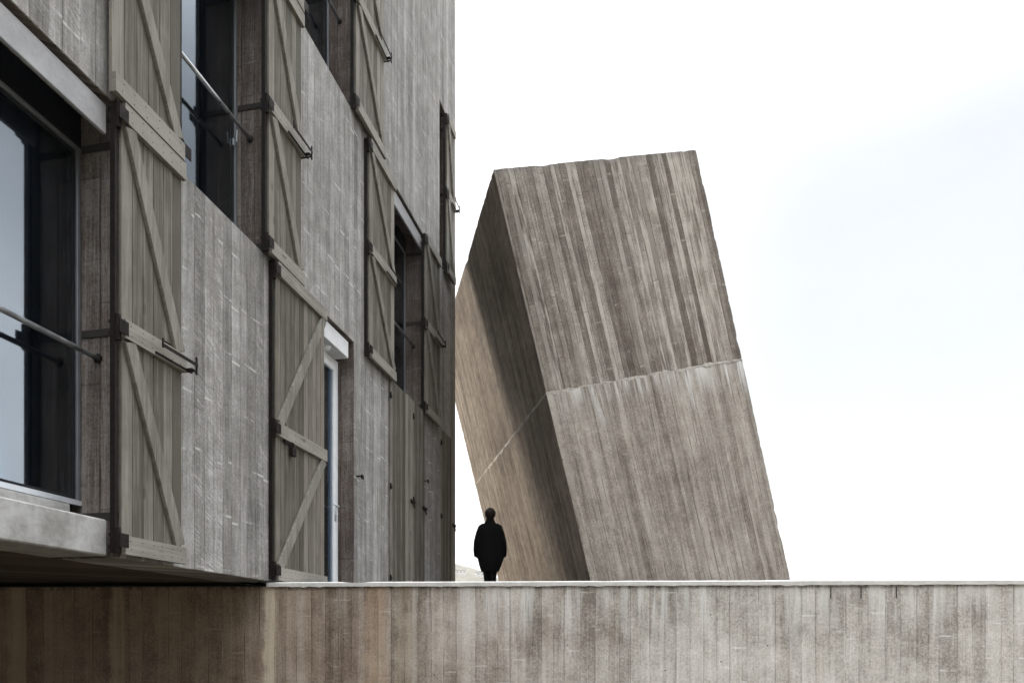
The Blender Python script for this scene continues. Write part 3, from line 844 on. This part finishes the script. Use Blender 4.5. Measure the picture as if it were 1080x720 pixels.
    rm = ct.modifiers.new('remesh', 'REMESH'); rm.mode = 'VOXEL'; rm.voxel_size = .012; rm.use_smooth_shade = True
    sm = ct.modifiers.new('smooth', 'SMOOTH'); sm.factor = .5; sm.iterations = 3
    # hair: short bob, slightly ragged
    mb = MB(); bm = mb.bm
    bmesh.ops.create_icosphere(bm, subdivisions=4, radius=1)
    for v in bm.verts:
        d = v.co.copy()
        n = 1+.10*mnoise.fractal(d*2.2, .8, 2, 4)
        low = max(0, -d.z)
        v.co = Vector((d.x*.092*(1-.12*low)*n, d.y*.100*(1-.1*low)*n - .0, d.z*(.098 if d.z > 0 else .128)*n)) + Vector((0, -.002, 1.617))
        if d.y > .35 and d.z < .45:   # leave the face open on the far side
            v.co.y -= .075*(d.y-.35)/.65*1.6
    hr = mb.build('hair', M['hair'], root, smooth=True)
    # face on the far side: nose, ears, eyes and mouth
    mb = MB()
    mb.loft([ell(0, .108, 1.60, .010, .010, 10), ell(0, .122, 1.575, .014, .016, 10), ell(0, .105, 1.565, .010, .006, 10)])
    mb.build('nose', M['skin'], root, smooth=True)
    for sx in (-.03, .03):
        mb = MB(); r_ = bmesh.ops.create_uvsphere(mb.bm, u_segments=12, v_segments=8, radius=.011, matrix=Matrix.Translation((sx, .098, 1.605)))
        mb.build('eye', M['inner'], root, smooth=True)
    mb = MB(); mb.loft([ell(0, .092, 1.541, .020, .006, 10), ell(0, .098, 1.547, .024, .008, 10), ell(0, .092, 1.553, .018, .006, 10)])
    mb.build('mouth', M['skin'], root, smooth=True)
make_person()

# ------------------------------------------------------------------ air
HAZE = True
if HAZE:
    mb = MB(); mb.box(-1400, 1400, -200, 1900, -1.0, 200)
    hz = mb.build('haze', [])
    mat = bpy.data.materials.new('air'); mat.use_nodes = True
    t = mat.node_tree; t.nodes.clear()
    pv = t.nodes.new('ShaderNodeVolumePrincipled'); pv.inputs['Density'].default_value = .0003
    pv.inputs['Color'].default_value = (.93, .95, .97, 1); pv.inputs['Anisotropy'].default_value = .2
    o_ = t.nodes.new('ShaderNodeOutputMaterial'); t.links.new(pv.outputs[0], o_.inputs['Volume'])
    hz.data.materials.append(mat)
    tag(hz, 'pale haze in the air over the far hillside', 'haze', kind='stuff')

# ------------------------------------------------------------------ light
SUN_EL, SUN_DIR = R(24), Vector((-1, .30, 0)).normalized()   # bright patch of cloud low on the left, behind the house
sd = Vector((SUN_DIR.x*math.cos(SUN_EL), SUN_DIR.y*math.cos(SUN_EL), math.sin(SUN_EL)))
sun = bpy.data.lights.new('sun', 'SUN'); sun.energy = 3.0; sun.angle = R(40); sun.color = (1, .93, .84)
so = bpy.data.objects.new('sun', sun); so.rotation_mode = 'QUATERNION'; so.rotation_quaternion = sd.to_track_quat('Z', 'Y'); so.location = (-20, 10, 30); link(so)

w = bpy.data.worlds.new('World'); SC.world = w; w.use_nodes = True
t = w.node_tree; t.nodes.clear()
class WT(NT):
    def __init__(self, tree): self.t = tree
N = WT(t)
sky = N.n('ShaderNodeTexSky'); sky.sky_type = 'NISHITA'; sky.sun_disc = False
sky.sun_elevation = SUN_EL; sky.sun_rotation = math.atan2(sd.x, sd.y); sky.dust_density = 4; sky.air_density = 1
tc = N.n('ShaderNodeTexCoord'); sp = N.n('ShaderNodeSeparateXYZ'); t.links.new(tc.outputs['Generated'], sp.inputs[0])
vx, vy, vz = sp.outputs
# overcast layer (same units as the Nishita sky): brighter overhead than at the horizon, softly mottled
OV = 7.0
elev = N.rng(vz, .52, .92, 1.15, 6.6)
cl = N.noise(N.comb(vx, vy, N.m('MULTIPLY', vz, 2.2)), 1.7, 5, .5)
behind = N.rng(N.m('ADD', N.m('MULTIPLY', vy, -1), N.m('MULTIPLY', vx, .35)), -.2, .9, 1.0, 1.25)  # unseen sky behind the viewer, brightened to light the front faces
lum = N.m('MULTIPLY', N.m('MULTIPLY', elev, behind), N.rng(cl, .3, .7, .94, 1.10))
lum = N.m('MULTIPLY', lum, OV)
lum = N.m('MULTIPLY', lum, N.m('ADD', 1.0, N.m('MULTIPLY', N.m('MULTIPLY', N.rng(vx, .66, .84), N.rng(vz, .75, .45)), 2.0)))  # bright patch added far right, out of view, to light glass and facade
# unseen low sky behind and beside the viewer, dimmed to deepen the shade
low = N.m('MULTIPLY', N.rng(N.m('MULTIPLY', vy, -1), -.55, .05), N.rng(vz, .62, .15))
lum = N.m('MULTIPLY', lum, N.m('SUBTRACT', 1.0, N.m('MULTIPLY', low, .8)))
blue = N.m('MULTIPLY', N.rng(vx, -.02, .38), N.m('MULTIPLY', N.rng(vz, .03, .20), N.rng(cl, .26, .60, .35, 1.0)))
tint = N.mix(blue, (1, 1, 1), (.545, .578, .618))
lc = N.n('ShaderNodeVectorMath', operation='SCALE'); t.links.new(tint, lc.inputs[0]); t.links.new(lum, lc.inputs['Scale'])
mx = N.mix(.90, sky.outputs[0], lc.outputs[0])
bg = N.n('ShaderNodeBackground'); t.links.new(mx, bg.inputs[0]); bg.inputs[1].default_value = .12
wo = N.n('ShaderNodeOutputWorld'); t.links.new(bg.outputs[0], wo.inputs[0])

# ------------------------------------------------------------------ camera
cam = bpy.data.cameras.new('camera'); cam.sensor_width = 36; cam.lens = 24
cam.shift_x = 0; cam.shift_y = 316/1080
cam.clip_start = .05; cam.clip_end = 20000
co = bpy.data.objects.new('camera', cam); co.location = (0, 0, EYE); co.rotation_euler = (R(90), 0, 0); link(co)
SC.camera = co
SC.view_settings.view_transform = 'Standard'; SC.view_settings.look = 'None'
SC.view_settings.exposure = 0.55; SC.view_settings.gamma = 1; SC.view_settings.use_curve_mapping = False
SC.cycles.max_bounces = 8; SC.cycles.volume_bounces = 1; SC.cycles.transparent_max_bounces = 12
